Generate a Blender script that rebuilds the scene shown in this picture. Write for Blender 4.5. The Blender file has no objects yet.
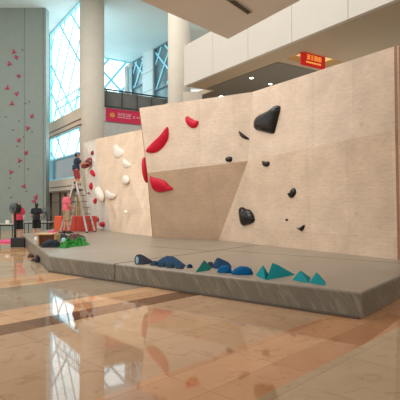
import bpy, bmesh, math, random
from mathutils import Vector, Matrix, noise
random.seed(7)
sc = bpy.context.scene
COL = sc.collection
F, H, CX, HY = 463.0, 1.55, 200.0, 205.0     # focal length in pixels, eye height, principal column, horizon row
MZ = 0.37                                     # height of the landing mats
ZT = 4.94                                     # top of the climbing walls

def P(px, py, Y):
    return Vector(((px-CX)/F*Y, Y, H-(py-HY)/F*Y))
def G(px, py, z=0.0):
    Y = F*(H-z)/(py-HY)
    return Vector(((px-CX)/F*Y, Y, z))
BD = Vector((.5526, -.8334, 0))               # building axis, towards the right and near
ND = Vector((.8334, .5526, 0))                # square to it, towards the right and far
UP = Vector((0, 0, 1))
def PZ(px, py, z): return G(px, py, z)

# ------------------------------------------------------------------ materials
def lin(c):
    r = []
    for v in c:
        v = v/255.0
        r.append(v/12.92 if v <= .04045 else ((v+.055)/1.055)**2.4)
    return (r[0], r[1], r[2], 1)
class NT:
    def __init__(s, name):
        s.m = bpy.data.materials.new(name); s.m.use_nodes = True
        s.t = s.m.node_tree; s.b = s.t.nodes['Principled BSDF']
    def n(s, typ, **kw):
        nd = s.t.nodes.new(typ)
        for k, v in kw.items():
            if k in nd.inputs.keys() if isinstance(k, str) else False: nd.inputs[k].default_value = v
            else: setattr(nd, k, v)
        return nd
    def l(s, a, b): s.t.links.new(a, b)
    def math(s, op, a, b=None):
        nd = s.t.nodes.new('ShaderNodeMath'); nd.operation = op
        for i, v in enumerate((a, b)):
            if v is None: continue
            if isinstance(v, (int, float)): nd.inputs[i].default_value = v
            else: s.l(v, nd.inputs[i])
        return nd.outputs[0]
    def mix(s, fac, a, b, mode='MIX'):
        nd = s.t.nodes.new('ShaderNodeMix'); nd.data_type = 'RGBA'; nd.blend_type = mode
        for i, v in ((0, fac), (6, a), (7, b)):
            if isinstance(v, (int, float, tuple)): nd.inputs[i].default_value = v
            else: s.l(v, nd.inputs[i])
        return nd.outputs[2]
    def ramp(s, fac, stops, interp='LINEAR'):
        nd = s.t.nodes.new('ShaderNodeValToRGB'); nd.color_ramp.interpolation = interp
        e = nd.color_ramp.elements
        e[0].position, e[0].color = stops[0]
        e[1].position, e[1].color = stops[1]
        for p, c in stops[2:]:
            k = e.new(p); k.color = c
        s.l(fac, nd.inputs[0]); return nd.outputs[0]

def paint(name, rgb, rough=.6, var=.08, scale=6, spec=.5, bump=0.0, metal=0, emit=0, ecol=None):
    k = NT(name); c = lin(rgb)
    tc = k.n('ShaderNodeTexCoord')
    nz = k.n('ShaderNodeTexNoise'); nz.inputs['Scale'].default_value = scale; nz.inputs['Detail'].default_value = 4
    k.l(tc.outputs['Object'], nz.inputs['Vector'])
    lo = tuple(min(1, x*(1-var)) for x in c[:3])+(1,); hi = tuple(min(1, x*(1+var)) for x in c[:3])+(1,)
    k.l(k.ramp(nz.outputs['Fac'], [(.3, lo), (.7, hi)]), k.b.inputs['Base Color'])
    k.b.inputs['Roughness'].default_value = rough; k.b.inputs['Metallic'].default_value = metal
    k.b.inputs['Specular IOR Level'].default_value = spec
    if bump:
        bp = k.n('ShaderNodeBump'); bp.inputs['Strength'].default_value = bump; bp.inputs['Distance'].default_value = .02
        k.l(nz.outputs['Fac'], bp.inputs['Height']); k.l(bp.outputs[0], k.b.inputs['Normal'])
    if emit:
        k.b.inputs['Emission Color'].default_value = lin(ecol or rgb); k.b.inputs['Emission Strength'].default_value = emit
    return k.m

def plywood(name, rgb, dark=.0):
    k = NT(name); c = Vector(lin(rgb)[:3])
    uv = k.n('ShaderNodeUVMap')
    sep = k.n('ShaderNodeSeparateXYZ'); k.l(uv.outputs[0], sep.inputs[0])
    n1 = k.n('ShaderNodeTexNoise'); n1.inputs['Scale'].default_value = 1.3; n1.inputs['Detail'].default_value = 5
    k.l(uv.outputs[0], n1.inputs['Vector'])
    mp = k.n('ShaderNodeMapping'); mp.inputs['Scale'].default_value = (3, 14, 1); k.l(uv.outputs[0], mp.inputs[0])
    n2 = k.n('ShaderNodeTexNoise'); n2.inputs['Scale'].default_value = 1.6; n2.inputs['Detail'].default_value = 6
    k.l(mp.outputs[0], n2.inputs['Vector'])
    s = k.math('ADD', k.math('MULTIPLY', n1.outputs['Fac'], .55), k.math('MULTIPLY', n2.outputs['Fac'], .45))
    col = k.ramp(s, [(.32, tuple(c*.80)+(1,)), (.68, tuple(min(1, x*1.1) for x in c)+(1,))])
    cs = k.n('ShaderNodeCombineXYZ'); k.l(k.math('FLOOR', k.math('MULTIPLY', sep.outputs[0], 1/1.22)), cs.inputs[0]); k.l(k.math('FLOOR', k.math('MULTIPLY', sep.outputs[1], 1/2.44)), cs.inputs[1])
    ws = k.n('ShaderNodeTexWhiteNoise'); ws.noise_dimensions = '2D'; k.l(cs.outputs[0], ws.inputs['Vector'])
    col = k.mix(1.0, col, k.ramp(ws.outputs['Value'], [(0, (.94, .925, .91, 1)), (1, (1.02, 1.02, 1.02, 1))]), 'MULTIPLY')
    # knots
    vo = k.n('ShaderNodeTexVoronoi'); vo.inputs['Scale'].default_value = 1.1; k.l(uv.outputs[0], vo.inputs['Vector'])
    kn = k.ramp(vo.outputs['Distance'], [(.04, (1, 1, 1, 1)), (.10, (0, 0, 0, 1))])
    col = k.mix(k.math('MULTIPLY', kn, .35), col, tuple(c*.55)+(1,))
    # grid of bolt holes
    fx = k.math('SUBTRACT', k.math('FRACT', k.math('MULTIPLY', sep.outputs[0], 1/.21)), .5)
    fy = k.math('SUBTRACT', k.math('FRACT', k.math('MULTIPLY', sep.outputs[1], 1/.21)), .5)
    d = k.math('SQRT', k.math('ADD', k.math('MULTIPLY', fx, fx), k.math('MULTIPLY', fy, fy)))
    dot = k.math('LESS_THAN', d, .07)
    wn = k.n('ShaderNodeTexNoise'); wn.inputs['Scale'].default_value = .6; k.l(uv.outputs[0], wn.inputs['Vector'])
    col = k.mix(k.math('MULTIPLY', dot, k.math('MULTIPLY', wn.outputs['Fac'], .5)), col, tuple(c*.35)+(1,))
    # sheet joints every 2.44 m across and 1.22 m up
    jx = k.math('LESS_THAN', k.math('FRACT', k.math('MULTIPLY', sep.outputs[0], 1/2.44)), .006)
    jy = k.math('LESS_THAN', k.math('FRACT', k.math('MULTIPLY', sep.outputs[1], 1/1.22)), .008)
    col = k.mix(k.math('MULTIPLY', k.math('MAXIMUM', jx, jy), .22), col, tuple(c*.4)+(1,))
    k.l(col, k.b.inputs['Base Color']); k.b.inputs['Roughness'].default_value = .7
    k.b.inputs['Specular IOR Level'].default_value = .25
    return k.m

def floor_mat():
    k = NT('polished_marble')
    g = k.n('ShaderNodeNewGeometry')
    def dot(v):
        nd = k.n('ShaderNodeVectorMath'); nd.operation = 'DOT_PRODUCT'
        k.l(g.outputs['Position'], nd.inputs[0]); nd.inputs[1].default_value = v; return nd.outputs['Value']
    a = math.radians(46.5)
    u = dot((math.cos(a), math.sin(a), 0)); v = dot((-math.sin(a), math.cos(a), 0))
    grey = lin((190, 170, 142)); field = lin((200, 168, 136)); brown = lin((206, 158, 118)); dark = lin((138, 100, 72)); tan = lin((218, 178, 138)); dgrey = lin((168, 150, 128))
    V = k.math('DIVIDE', k.math('ADD', v, 12.0), 40.0)
    pos = lambda x: (x+12.0)/40.0
    stops = [(0, grey), (pos(2.12), brown), (pos(3.07), field), (pos(5.5), dark), (pos(5.82), tan), (pos(6.75), dgrey), (pos(8.6), tan), (pos(9.6), grey),
             (pos(12.5), tan), (pos(15.5), brown), (pos(16.2), grey), (pos(20), tan)]
    base = k.ramp(V, stops, 'CONSTANT')
    # tiles
    def cell(w, h, ou=0.0, ov=0.0):
        cu = k.math('DIVIDE', k.math('ADD', u, ou), w); cv = k.math('DIVIDE', k.math('ADD', v, ov), h)
        cb = k.n('ShaderNodeCombineXYZ'); k.l(k.math('FLOOR', cu), cb.inputs[0]); k.l(k.math('FLOOR', cv), cb.inputs[1])
        wn = k.n('ShaderNodeTexWhiteNoise'); wn.noise_dimensions = '2D'; k.l(cb.outputs[0], wn.inputs['Vector'])
        ju = k.math('LESS_THAN', k.math('FRACT', cu), .010/w); jv = k.math('LESS_THAN', k.math('FRACT', cv), .010/h)
        return wn.outputs['Value'], k.math('MAXIMUM', ju, jv)
    r1, j1 = cell(.95, .475, 0, 12*.475-2.12)
    r2, j2 = cell(.95, .95, .3, 12*.95-3.07)
    hue = k.n('ShaderNodeSeparateColor'); k.l(base, hue.inputs[0])
    warm = k.math('LESS_THAN', k.math('DIVIDE', hue.outputs[2], hue.outputs[0]), .385)      # the tan and brown bands use half tiles
    rr_ = k.math('ADD', k.math('MULTIPLY', warm, r1), k.math('MULTIPLY', k.math('SUBTRACT', 1.0, warm), r2))
    jj = k.math('ADD', k.math('MULTIPLY', warm, j1), k.math('MULTIPLY', k.math('SUBTRACT', 1.0, warm), j2))
    tint = k.ramp(rr_, [(0, (.80, .72, .66, 1)), (.35, (.95, .92, .88, 1)), (.6, (1.0, 1.0, 1.0, 1)), (1, (1.12, 1.10, 1.06, 1))])
    amt = k.math('ADD', .45, k.math('MULTIPLY', warm, .5))
    base = k.mix(amt, base, tint, 'MULTIPLY')
    n1 = k.n('ShaderNodeTexNoise'); n1.inputs['Scale'].default_value = 1.3; n1.inputs['Detail'].default_value = 8; n1.inputs['Distortion'].default_value = 1.0
    k.l(g.outputs['Position'], n1.inputs['Vector'])
    cl = k.ramp(n1.outputs['Fac'], [(.3, (.90, .86, .82, 1)), (.7, (1.06, 1.05, 1.04, 1))])
    base = k.mix(1.0, base, cl, 'MULTIPLY')
    n2 = k.n('ShaderNodeTexNoise'); n2.inputs['Scale'].default_value = 3; n2.inputs['Detail'].default_value = 9; n2.inputs['Distortion'].default_value = 2.5
    k.l(g.outputs['Position'], n2.inputs['Vector'])
    ve = k.ramp(n2.outputs['Fac'], [(.33, (.74, .62, .54, 1)), (.42, (1, 1, 1, 1))])
    base = k.mix(.5, base, ve, 'MULTIPLY')
    base = k.mix(k.math('MULTIPLY', jj, .35), base, lin((92, 66, 46)))
    k.l(base, k.b.inputs['Base Color'])
    k.b.inputs['Roughness'].default_value = .035; k.b.inputs['Specular IOR Level'].default_value = .34
    n3 = k.n('ShaderNodeTexNoise'); n3.inputs['Scale'].default_value = 1.2; k.l(g.outputs['Position'], n3.inputs['Vector'])
    bp = k.n('ShaderNodeBump'); bp.inputs['Strength'].default_value = .02; bp.inputs['Distance'].default_value = .02
    k.l(n3.outputs['Fac'], bp.inputs['Height']); k.l(bp.outputs[0], k.b.inputs['Normal'])
    return k.m

def vinyl(name, rgb, streak=1.0):
    k = NT(name); c = Vector(lin(rgb)[:3])
    g = k.n('ShaderNodeNewGeometry')
    ge = k.n('ShaderNodeSeparateXYZ'); k.l(g.outputs['Normal'], ge.inputs[0])
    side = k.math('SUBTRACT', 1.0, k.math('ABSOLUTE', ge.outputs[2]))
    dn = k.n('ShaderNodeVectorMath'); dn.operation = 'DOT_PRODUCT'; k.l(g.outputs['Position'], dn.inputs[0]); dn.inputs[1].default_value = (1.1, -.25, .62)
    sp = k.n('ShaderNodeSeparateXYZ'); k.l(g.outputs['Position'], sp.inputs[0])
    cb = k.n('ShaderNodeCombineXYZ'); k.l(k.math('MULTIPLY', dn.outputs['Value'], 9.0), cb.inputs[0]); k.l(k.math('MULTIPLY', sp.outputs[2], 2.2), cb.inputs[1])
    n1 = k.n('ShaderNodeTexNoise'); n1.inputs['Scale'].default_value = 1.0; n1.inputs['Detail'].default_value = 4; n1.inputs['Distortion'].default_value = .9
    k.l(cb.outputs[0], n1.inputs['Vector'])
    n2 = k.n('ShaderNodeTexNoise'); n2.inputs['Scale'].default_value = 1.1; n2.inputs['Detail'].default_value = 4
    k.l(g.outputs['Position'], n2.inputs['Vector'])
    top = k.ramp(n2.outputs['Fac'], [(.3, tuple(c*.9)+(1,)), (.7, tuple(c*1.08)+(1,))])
    cs_ = Vector((c.x*.96, c.y*1.0, c.z*.97)); sd = k.ramp(n1.outputs['Fac'], [(.34, tuple(cs_*.46)+(1,)), (.56, tuple(cs_*.56)+(1,)), (.66, tuple(cs_*.78)+(1,)), (.76, tuple(cs_*.6)+(1,))])  # darker side faces, with crease highlights painted into their colour
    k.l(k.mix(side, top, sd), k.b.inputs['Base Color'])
    k.b.inputs['Roughness'].default_value = .38; k.b.inputs['Specular IOR Level'].default_value = .5
    bp = k.n('ShaderNodeBump'); bp.inputs['Distance'].default_value = .04
    k.l(k.math('MULTIPLY', side, .6), bp.inputs['Strength'])
    k.l(n1.outputs['Fac'], bp.inputs['Height']); k.l(bp.outputs[0], k.b.inputs['Normal'])
    return k.m

def glow(name, rgb, s, rgb2=None):
    k = NT(name); tc = k.n('ShaderNodeTexCoord'); nz = k.n('ShaderNodeTexNoise'); nz.inputs['Scale'].default_value = .45
    k.l(tc.outputs['Object'], nz.inputs['Vector'])
    c = k.ramp(nz.outputs['Fac'], [(.35, lin(rgb2 or rgb)), (.6, lin(rgb))])
    k.l(c, k.b.inputs['Emission Color']); k.b.inputs['Emission Strength'].default_value = s
    k.b.inputs['Base Color'].default_value = lin((60, 80, 84)); k.b.inputs['Roughness'].default_value = .15
    return k.m

M = dict(
    floor=floor_mat(),
    ply=plywood('birch_plywood', (232, 212, 192)), plylow=plywood('birch_plywood_dimmed', (226, 203, 180)),  # plylow: dimmer light on the lower wall put into its tone
    plydark=plywood('birch_plywood_shaded', (208, 180, 154)), plyA=plywood('birch_plywood_pale', (236, 212, 186)),  # plydark: shade of the downward-facing overhang painted into the plywood colour
    plywhite=plywood('birch_plywood_bleached', (238, 231, 220)), plyside=plywood('birch_plywood_shaded_side', (176, 128, 100)),  # plyside: shade of the turned-away returns painted into the colour
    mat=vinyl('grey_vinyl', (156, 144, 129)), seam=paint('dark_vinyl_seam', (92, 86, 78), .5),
    greywall=paint('grey_climbing_paint', (138, 152, 147), .7, .03, 3), seamgrey=paint('grey_joint', (118, 130, 128), .7),
    column=paint('cream_plaster', (208, 202, 188), .65, .03, 2), beam=paint('beige_cladding', (216, 202, 182), .55, .04, 2),
    groove=paint('dark_groove', (120, 92, 74), .6), pier=paint('pale_grey_cladding', (196, 204, 204), .5, .03, 2),
    parapet=paint('white_panel', (206, 202, 192), .5, .02, 1), joint=paint('panel_joint', (150, 144, 132), .6),
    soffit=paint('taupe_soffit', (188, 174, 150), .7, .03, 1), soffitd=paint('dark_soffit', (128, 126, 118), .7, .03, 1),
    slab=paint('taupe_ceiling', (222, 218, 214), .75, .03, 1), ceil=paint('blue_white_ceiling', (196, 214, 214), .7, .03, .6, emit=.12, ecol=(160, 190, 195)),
    black=paint('black_plastic', (24, 24, 26), .45, .1), blackgloss=paint('black_gloss_resin', (14, 14, 16), .16, .2),
    red=paint('red_resin', (204, 6, 46), .42, .08, 8, spec=.35), pink=paint('magenta_resin', (190, 62, 98), .5, .1, 12), white=paint('white_resin', (240, 232, 220), .5, .03, 8),
    dred=paint('dark_red_resin', (140, 40, 50), .5), smallg=paint('dark_grey_resin', (92, 96, 96), .6),
    navy=paint('navy_resin', (10, 18, 40), .6, .15, 10, spec=.2), steel=paint('steel_blue_resin', (6, 58, 92), .7, .12, 8, spec=.2), blue=paint('bright_blue_resin', (0, 94, 150), .7, .12, 9, spec=.2),
    teal=paint('teal_resin', (0, 138, 146), .7, .06, 9, spec=.2), tealg=paint('sea_green_resin', (0, 112, 102), .7, .06, 9, spec=.2), dteal=paint('deep_teal_resin', (4, 42, 60), .7, .1, 9, spec=.2),
    alu=paint('aluminium', (206, 208, 206), .3, .05, 8, metal=.6), rungs=paint('dark_ribbed_tread', (96, 98, 98), .5), skin=paint('skin', (206, 150, 124), .55, .04, 20), hair=paint('black_hair', (26, 22, 22), .55, .2, 60),
    pshirt=paint('pink_cotton', (228, 108, 124), .85, .08, 25), hot=paint('crimson_cotton', (196, 52, 84), .85, .12, 25), bshirt=paint('black_cotton', (30, 36, 46), .85, .15, 20),
    navyc=paint('navy_cotton', (40, 54, 74), .85, .12, 20), shortr=paint('brick_red_cotton', (158, 58, 62), .85, .1, 20), khaki=paint('khaki_cotton', (176, 150, 118), .85, .1, 20),
    blackc=paint('black_shorts_cotton', (24, 26, 28), .85, .1, 20), capb=paint('blue_grey_cotton', (110, 140, 172), .8, .08, 20), shoe=paint('shoe_rubber', (52, 50, 54), .6), shoew=paint('white_shoe', (206, 202, 200), .6),
    eye=paint('eye_dark', (30, 22, 20), .2), lips=paint('lips', (168, 92, 84), .5),
    barrier=paint('red_vinyl', (206, 70, 54), .5, .06, 3), orange=paint('orange_vinyl', (224, 92, 52), .5, .05, 3), green=paint('green_sheet', (22, 120, 30), .5, .5, 14, bump=.8, spec=.25),
    dgreen=paint('dark_green_sheet', (20, 104, 70), .4, .25, 9, bump=.4), darkcloth=paint('dark_cloth', (34, 44, 52), .9, .3, 9), browncloth=paint('brown_cloth', (86, 62, 54), .9, .2, 9), sky=paint('pale_blue_plastic', (150, 196, 216), .3, .2, 12),
    pinkmat=paint('pink_foam', (224, 84, 130), .8), crate=plywood('crate_plywood', (206, 168, 126)), cratein=paint('red_brown_board', (124, 74, 56), .7),
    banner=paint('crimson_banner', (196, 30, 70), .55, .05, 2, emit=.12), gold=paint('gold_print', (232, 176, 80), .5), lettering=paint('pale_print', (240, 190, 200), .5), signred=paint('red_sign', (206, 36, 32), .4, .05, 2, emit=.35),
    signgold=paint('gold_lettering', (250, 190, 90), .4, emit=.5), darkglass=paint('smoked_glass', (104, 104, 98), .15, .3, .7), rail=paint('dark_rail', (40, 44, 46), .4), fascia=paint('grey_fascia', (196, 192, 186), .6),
    pane=glow('daylight_glass', (240, 253, 255), 3.0, (205, 244, 252)), pane2=glow('shaded_glass', (140, 178, 186), .55, (100, 140, 150)), pane3=glow('blue_grey_glass', (120, 150, 160), .35, (100, 104, 100)),
    steelgrey=paint('blue_grey_steel', (104, 126, 134), .5), lattice=paint('hazy_blue_steel', (140, 208, 226), .5, .05, 2, emit=.3), tanpanel=paint('tan_panel', (152, 126, 98), .6, .06, 1), doorframe=paint('navy_frame', (44, 50, 62), .5), yellow=paint('yellow_panel', (214, 186, 96), .6),  # lattice emits faintly: window haze put into the bar colour
    warm=glow('warm_glow_lining', (255, 206, 130), .9, (250, 180, 100)), lamp=glow('lamp_disc', (255, 250, 235), 14), vent=paint('black_grille', (56, 50, 46), .6), greyfan=paint('grey_fan_metal', (92, 102, 102), .4), table=paint('grey_laminate', (186, 184, 176), .5),
    brown=paint('brown_rubber', (72, 50, 40), .7), inner=paint('blue_grey_wall', (112, 124, 128), .7),  # inner: plain blue-grey wall colour
)

# ------------------------------------------------------------------ mesh builder
class MB:
    def __init__(s): s.bm = bmesh.new(); s.uvs = None
    def poly(s, pts):
        return s.bm.faces.new([s.bm.verts.new(p) for p in pts])
    def box(s, o, a, b, c):
        """box with corner o and edge vectors a, b, c"""
        o, a, b, c = map(Vector, (o, a, b, c))
        v = [s.bm.verts.new(o+a*i+b*j+c*k) for k in (0, 1) for j in (0, 1) for i in (0, 1)]
        for f in ((0, 2, 3, 1), (4, 5, 7, 6), (0, 1, 5, 4), (2, 6, 7, 3), (0, 4, 6, 2), (1, 3, 7, 5)):
            s.bm.faces.new([v[i] for i in f])
        return s
    def prism(s, pts, d):
        d = Vector(d); a = [s.bm.verts.new(p) for p in pts]; b = [s.bm.verts.new(Vector(p)+d) for p in pts]
        s.bm.faces.new(a[::-1]); s.bm.faces.new(b); n = len(a)
        for i in range(n): s.bm.faces.new((a[i], a[(i+1) % n], b[(i+1) % n], b[i]))
        return s
    def bar(s, p, q, w, h=None, up=UP):
        p, q = Vector(p), Vector(q); d = (q-p)
        if abs(d.normalized().dot(up)) > .98: up = Vector((1, 0, 0))
        x = d.cross(up).normalized(); y = x.cross(d).normalized(); h = h or w
        return s.box(p-x*w/2-y*h/2, x*w, y*h, d)
    def tube(s, p, q, r, r2=None, seg=12):
        p, q = Vector(p), Vector(q); d = q-p; r2 = r if r2 is None else r2
        m = Matrix.Translation((p+q)/2) @ d.to_track_quat('Z', 'Y').to_matrix().to_4x4()
        bmesh.ops.create_cone(s.bm, cap_ends=True, segments=seg, radius1=r, radius2=r2, depth=d.length, matrix=m)
        return s
    def ball(s, c, r, seg=12, sx=1, sy=1, sz=1, rot=None):
        m = Matrix.Translation(c) @ (rot or Matrix.Identity(4)) @ Matrix.Diagonal((sx, sy, sz, 1))
        bmesh.ops.create_uvsphere(s.bm, u_segments=seg, v_segments=max(6, seg*2//3), radius=r, matrix=m)
        return s
    def limb(s, p, q, r1, r2, seg=12):
        s.tube(p, q, r1, r2, seg); s.ball(p, r1, seg); s.ball(q, r2, seg); return s
    def torus(s, c, axis, R, r, n=24, k=6):
        axis = Vector(axis).normalized(); m = axis.to_track_quat('Z', 'Y').to_matrix()
        rows = []
        for i in range(n):
            a = 2*math.pi*i/n
            rows.append([s.bm.verts.new(Vector(c)+m @ Vector(((R+r*math.cos(b))*math.cos(a), (R+r*math.cos(b))*math.sin(a), r*math.sin(b)))) for b in [2*math.pi*j/k for j in range(k)]])
        for i in range(n):
            for j in range(k):
                s.bm.faces.new((rows[i][j], rows[(i+1) % n][j], rows[(i+1) % n][(j+1) % k], rows[i][(j+1) % k]))
        return s
    def hull(s, pts):
        v = [s.bm.verts.new(p) for p in pts]
        r = bmesh.ops.convex_hull(s.bm, input=v)
        bmesh.ops.delete(s.bm, geom=[e for e in r['geom_interior'] if isinstance(e, bmesh.types.BMVert)], context='VERTS')
        return s
    def build(s, name, mat, parent=None, smooth=False, bevel=0, uv=None, origin=None):
        bm = s.bm; bmesh.ops.recalc_face_normals(bm, faces=bm.faces[:])
        if uv:
            o, ux, vx = uv; ly = bm.loops.layers.uv.new('UVMap')
            for f in bm.faces:
                for lp in f.loops:
                    d = lp.vert.co-o; lp[ly].uv = (d.dot(ux), d.dot(vx))
        if parent is not None: org = WORLD[parent.name]
        elif origin is not None: org = Vector(origin)
        else:
            cs = [v.co for v in bm.verts]
            org = Vector(((min(c.x for c in cs)+max(c.x for c in cs))/2, (min(c.y for c in cs)+max(c.y for c in cs))/2, min(c.z for c in cs)))
        for v in bm.verts: v.co -= org
        me = bpy.data.meshes.new(name); bm.to_mesh(me); bm.free()
        me.materials.append(mat)
        if smooth:
            for p in me.polygons: p.use_smooth = True
        o = bpy.data.objects.new(name, me); COL.objects.link(o)
        if parent is not None: o.parent = parent
        else: o.location = org
        WORLD[o.name] = org.copy()
        if bevel:
            bv = o.modifiers.new('bevel', 'BEVEL'); bv.width = bevel; bv.segments = 3; bv.limit_method = 'ANGLE'
        return o
WORLD = {}
def tag(o, label=None, cat=None, group=None, kind=None):
    if label: o['label'] = label
    if cat: o['category'] = cat
    if group: o['group'] = group
    if kind: o['kind'] = kind
    return o
def root(name, loc, label, cat, group=None, kind=None):
    o = bpy.data.objects.new(name, None); COL.objects.link(o); o.location = loc; o.empty_display_size = .2
    WORLD[o.name] = Vector(loc); return tag(o, label, cat, group, kind)
def structure(o, label=None): o['kind'] = 'structure'; return o
def sroot(name, loc):
    o = bpy.data.objects.new(name, None); COL.objects.link(o); o.location = loc; WORLD[o.name] = Vector(loc); o['kind'] = 'structure'; return o

# ================================================================== the setting
structure(MB().box((-30, -8, -.1), (60, 0, 0), (0, 62, 0), (0, 0, .1)).build('floor', M['floor']))

# tall grey climbing wall at the left end of the hall
wl = structure(MB().box((-24, 29, 0), (14.35, 0, 0), (0, .6, 0), (0, 0, 14)).build('wall_left', M['greywall'], origin=(-9.65, 29, 0)))
sx = (24.5-CX)/F*29
MB().box((sx-.012, 28.985, 3), (.024, 0, 0), (0, .02, 0), (0, 0, 11)).build('panel_joint', M['seamgrey'], wl)
MB().box(((43-CX)/F*29, 28.97, 0), (.03, 0, 0), (0, .03, 0), (0, 0, 14)).build('edge_strip', M['seamgrey'], wl)

# facade with windows, seen obliquely behind the ladder
F0 = Vector((-11.3, 34, 0))
def FP(t, z, d=0): return F0+BD*t-ND*d+UP*z      # d: out towards the hall
def fbox(mb, t0, t1, z0, z1, d0, d1): return mb.box(FP(t0, z0, d0), BD*(t1-t0), UP*(z1-z0), -ND*(d1-d0))
wb = sroot('wall_facade', FP(0, 0))
m = MB(); fbox(m, -1.5, .75, 0, 14, -.35, .0); m.build('pier', M['pier'], wb)
m = MB(); fbox(m, -1.5, 7.9, 6.32, 7.35, -.35, .12); m.build('spandrel_beam', M['beam'], wb)
m = MB(); fbox(m, -1.5, 7.9, 6.60, 6.68, .1, .14); fbox(m, -1.5, 7.9, 6.28, 6.36, .1, .14); m.build('dark_stripe', M['groove'], wb)  # dark strips along the beam face
m = MB(); fbox(m, -1.5, 7.9, 2.47, 3.24, -.35, .12); m.build('spandrel_beam', M['beam'], wb)
m = MB(); fbox(m, -1.5, 7.9, 2.72, 2.78, .1, .14); fbox(m, -1.5, 7.9, 2.40, 2.50, .1, .14); m.build('dark_stripe', M['groove'], wb)
m = MB(); fbox(m, .75, 7.9, 0, 2.47, -.35, -.15); m.build('tan_panelling', M['tanpanel'], wb)
m = MB()
for t in (.75, 2.9, 5.0, 6.6): fbox(m, t, t+.10, 0, 2.47, -.16, -.08)
fbox(m, .75, 7.9, 1.72, 1.78, -.16, -.1); m.build('door_frame', M['doorframe'], wb)
m = MB(); fbox(m, 6.9, 7.5, 0, 2.3, -.16, -.1); m.build('dark_door', M['doorframe'], wb)
m = MB(); fbox(m, 6.45, 6.75, 0, 2.2, -.16, -.09); m.build('yellow_strip', M['yellow'], wb)
def window(n, frame, t0, t1, z0, z1, mats, step, bw, split=None, fm='lattice'):
    """frame(t, z, d) places points; pane at the back, diagonal steel lattice in front"""
    w = sroot('window_%d' % n, frame(t0, z0, 0)); tv = frame(1, 0, 0)-frame(0, 0, 0); dv = frame(0, 0, 1)-frame(0, 0, 0)
    zs = [z0]+([split] if split else [])+[z1]
    for i in range(len(zs)-1):
        MB().box(frame(t0, zs[i], -.3), tv*(t1-t0), UP*(zs[i+1]-zs[i]), dv*.05).build('pane', mats[i], w)
    m = MB(); L, Ht = t1-t0, z1-z0
    za = split or z0; Hh = z1-za
    c = -Hh
    def clip(c, sgn):
        # line t = c + sgn*(z) inside rectangle
        pts = []
        for z in (0, Hh):
            t = c+sgn*z
            if 0 <= t <= L: pts.append((t, z))
        for t in (0, L):
            z = (t-c)/sgn
            if 0 < z < Hh: pts.append((t, z))
        return pts[:2]
    k = 0
    while c < L+Hh:
        for sgn in (.8, -1.15):
            pt = clip(c, sgn)
            if len(pt) == 2 and (k % 3 or sgn > 0): m.bar(frame(t0+pt[0][0], za+pt[0][1], -.18), frame(t0+pt[1][0], za+pt[1][1], -.18), bw, .05, up=dv)
        c += step; k += 1
    m.build('lattice', M['lattice'], w)
    m = MB(); s = .09
    m.box(frame(t0, z0, -.25), tv*s, UP*Ht, dv*.2); m.box(frame(t1-s, z0, -.25), tv*s, UP*Ht, dv*.2)
    m.box(frame(t0, z1-s, -.25), tv*L, UP*s, dv*.2); m.box(frame(t0, z0, -.25), tv*L, UP*s, dv*.2)
    if split: m.box(frame(t0, split-s/2, -.25), tv*L, UP*s, dv*.2)
    m.build('frame', M[fm], w)
    return w
window(1, FP, .75, 7.8, 7.35, 13.9, [M['pane']], 2.3, .15)
window(2, FP, .75, 7.8, 3.24, 6.32, [M['pane3'], M['pane']], 2.3, .15, split=4.75)
m = MB()
for i in range(2): m.bar(FP(2.6, 8.55-.5*i, .05), FP(7.6, 8.55-.5*i, .05), .06)
for i in range(15): m.bar(FP(2.6+i*.357, 7.35, .05), FP(2.6+i*.357, 8.55, .05), .045)
structure(m.build('balcony_railing', M['lattice']))

# round columns
def column(x, y, r):
    c = structure(MB().tube((x, y, 0), (x, y, 14), r, seg=48).build('column', M['column'], smooth=False, origin=(x, y, 0)))
    for p in c.data.polygons: p.use_smooth = len(p.vertices) == 4
    return c
column(-6.53, 28, .73)
column(-.93, 20.6, .5)

# footbridge with smoked glass balustrade
B0 = Vector((-6.43, 31, 0))
def BP(s, z, d=0): return B0+ND*s-BD*(-d)+UP*z
br = sroot('footbridge', BP(0, 6.3))
MB().box(BP(-1.2, 5.8), ND*7.4, -BD*1.6, UP*1.4).build('deck', M['fascia'], br)
MB().box(BP(-1.2, 7.1), ND*7.4, -BD*.2, UP*1.08).build('upper_fascia', M['fascia'], br)
MB().box(BP(-1.2, 8.18), ND*7.4, -BD*.05, UP*1.05).build('glass_balustrade', M['darkglass'], br)
m = MB(); m.bar(BP(-1.2, 9.33, -.03), BP(6.2, 9.33, -.03), .09)
for i in range(7): m.bar(BP(-1+i*1.15, 8.18, .04), BP(-1+i*1.15, 9.3, .04), .05)
m.build('hand_rail', M['rail'], br)
MB().box(BP(-1.2, 8.1, .1), ND*7.4, BD*.04, UP*.1).build('bottom_rail', M['rail'], br)

# far facade above the bridge
K0 = Vector((-5.96, 40, 0))
def KP(t, z, d=0): return K0+BD*t-ND*d+UP*z
def LP(t, z, d=0): return K0-ND*(7-t)+BD*d+UP*z
wk = sroot('wall_back', KP(0, 0))
def kbox(m, t0, t1, z0, z1, d0=-.4, d1=.05): return m.box(KP(t0, z0, d0), BD*(t1-t0), UP*(z1-z0), -ND*(d1-d0))
m = MB(); kbox(m, 2.3, 4.1, 0, 13.9); m.build('white_pier', M['pier'], wk)
m = MB(); kbox(m, 7.6, 9, 0, 13.9); m.build('white_pier', M['pier'], wk)
m = MB(); kbox(m, 0, 7.6, 0, 7.2); m.build('lower_panel', M['pier'], wk)
m = MB()
for z in (9.2, 10.7, 12.2): kbox(m, 2.32, 4.08, z, z+.04, .05, .06)
m.build('panel_joint', M['seamgrey'], wk)
structure(MB().box(LP(0, 0, -.4), ND*7, BD*.45, UP*7.2).build('wall_far', M['pier'], origin=LP(3.5, 0, 0)))
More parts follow.
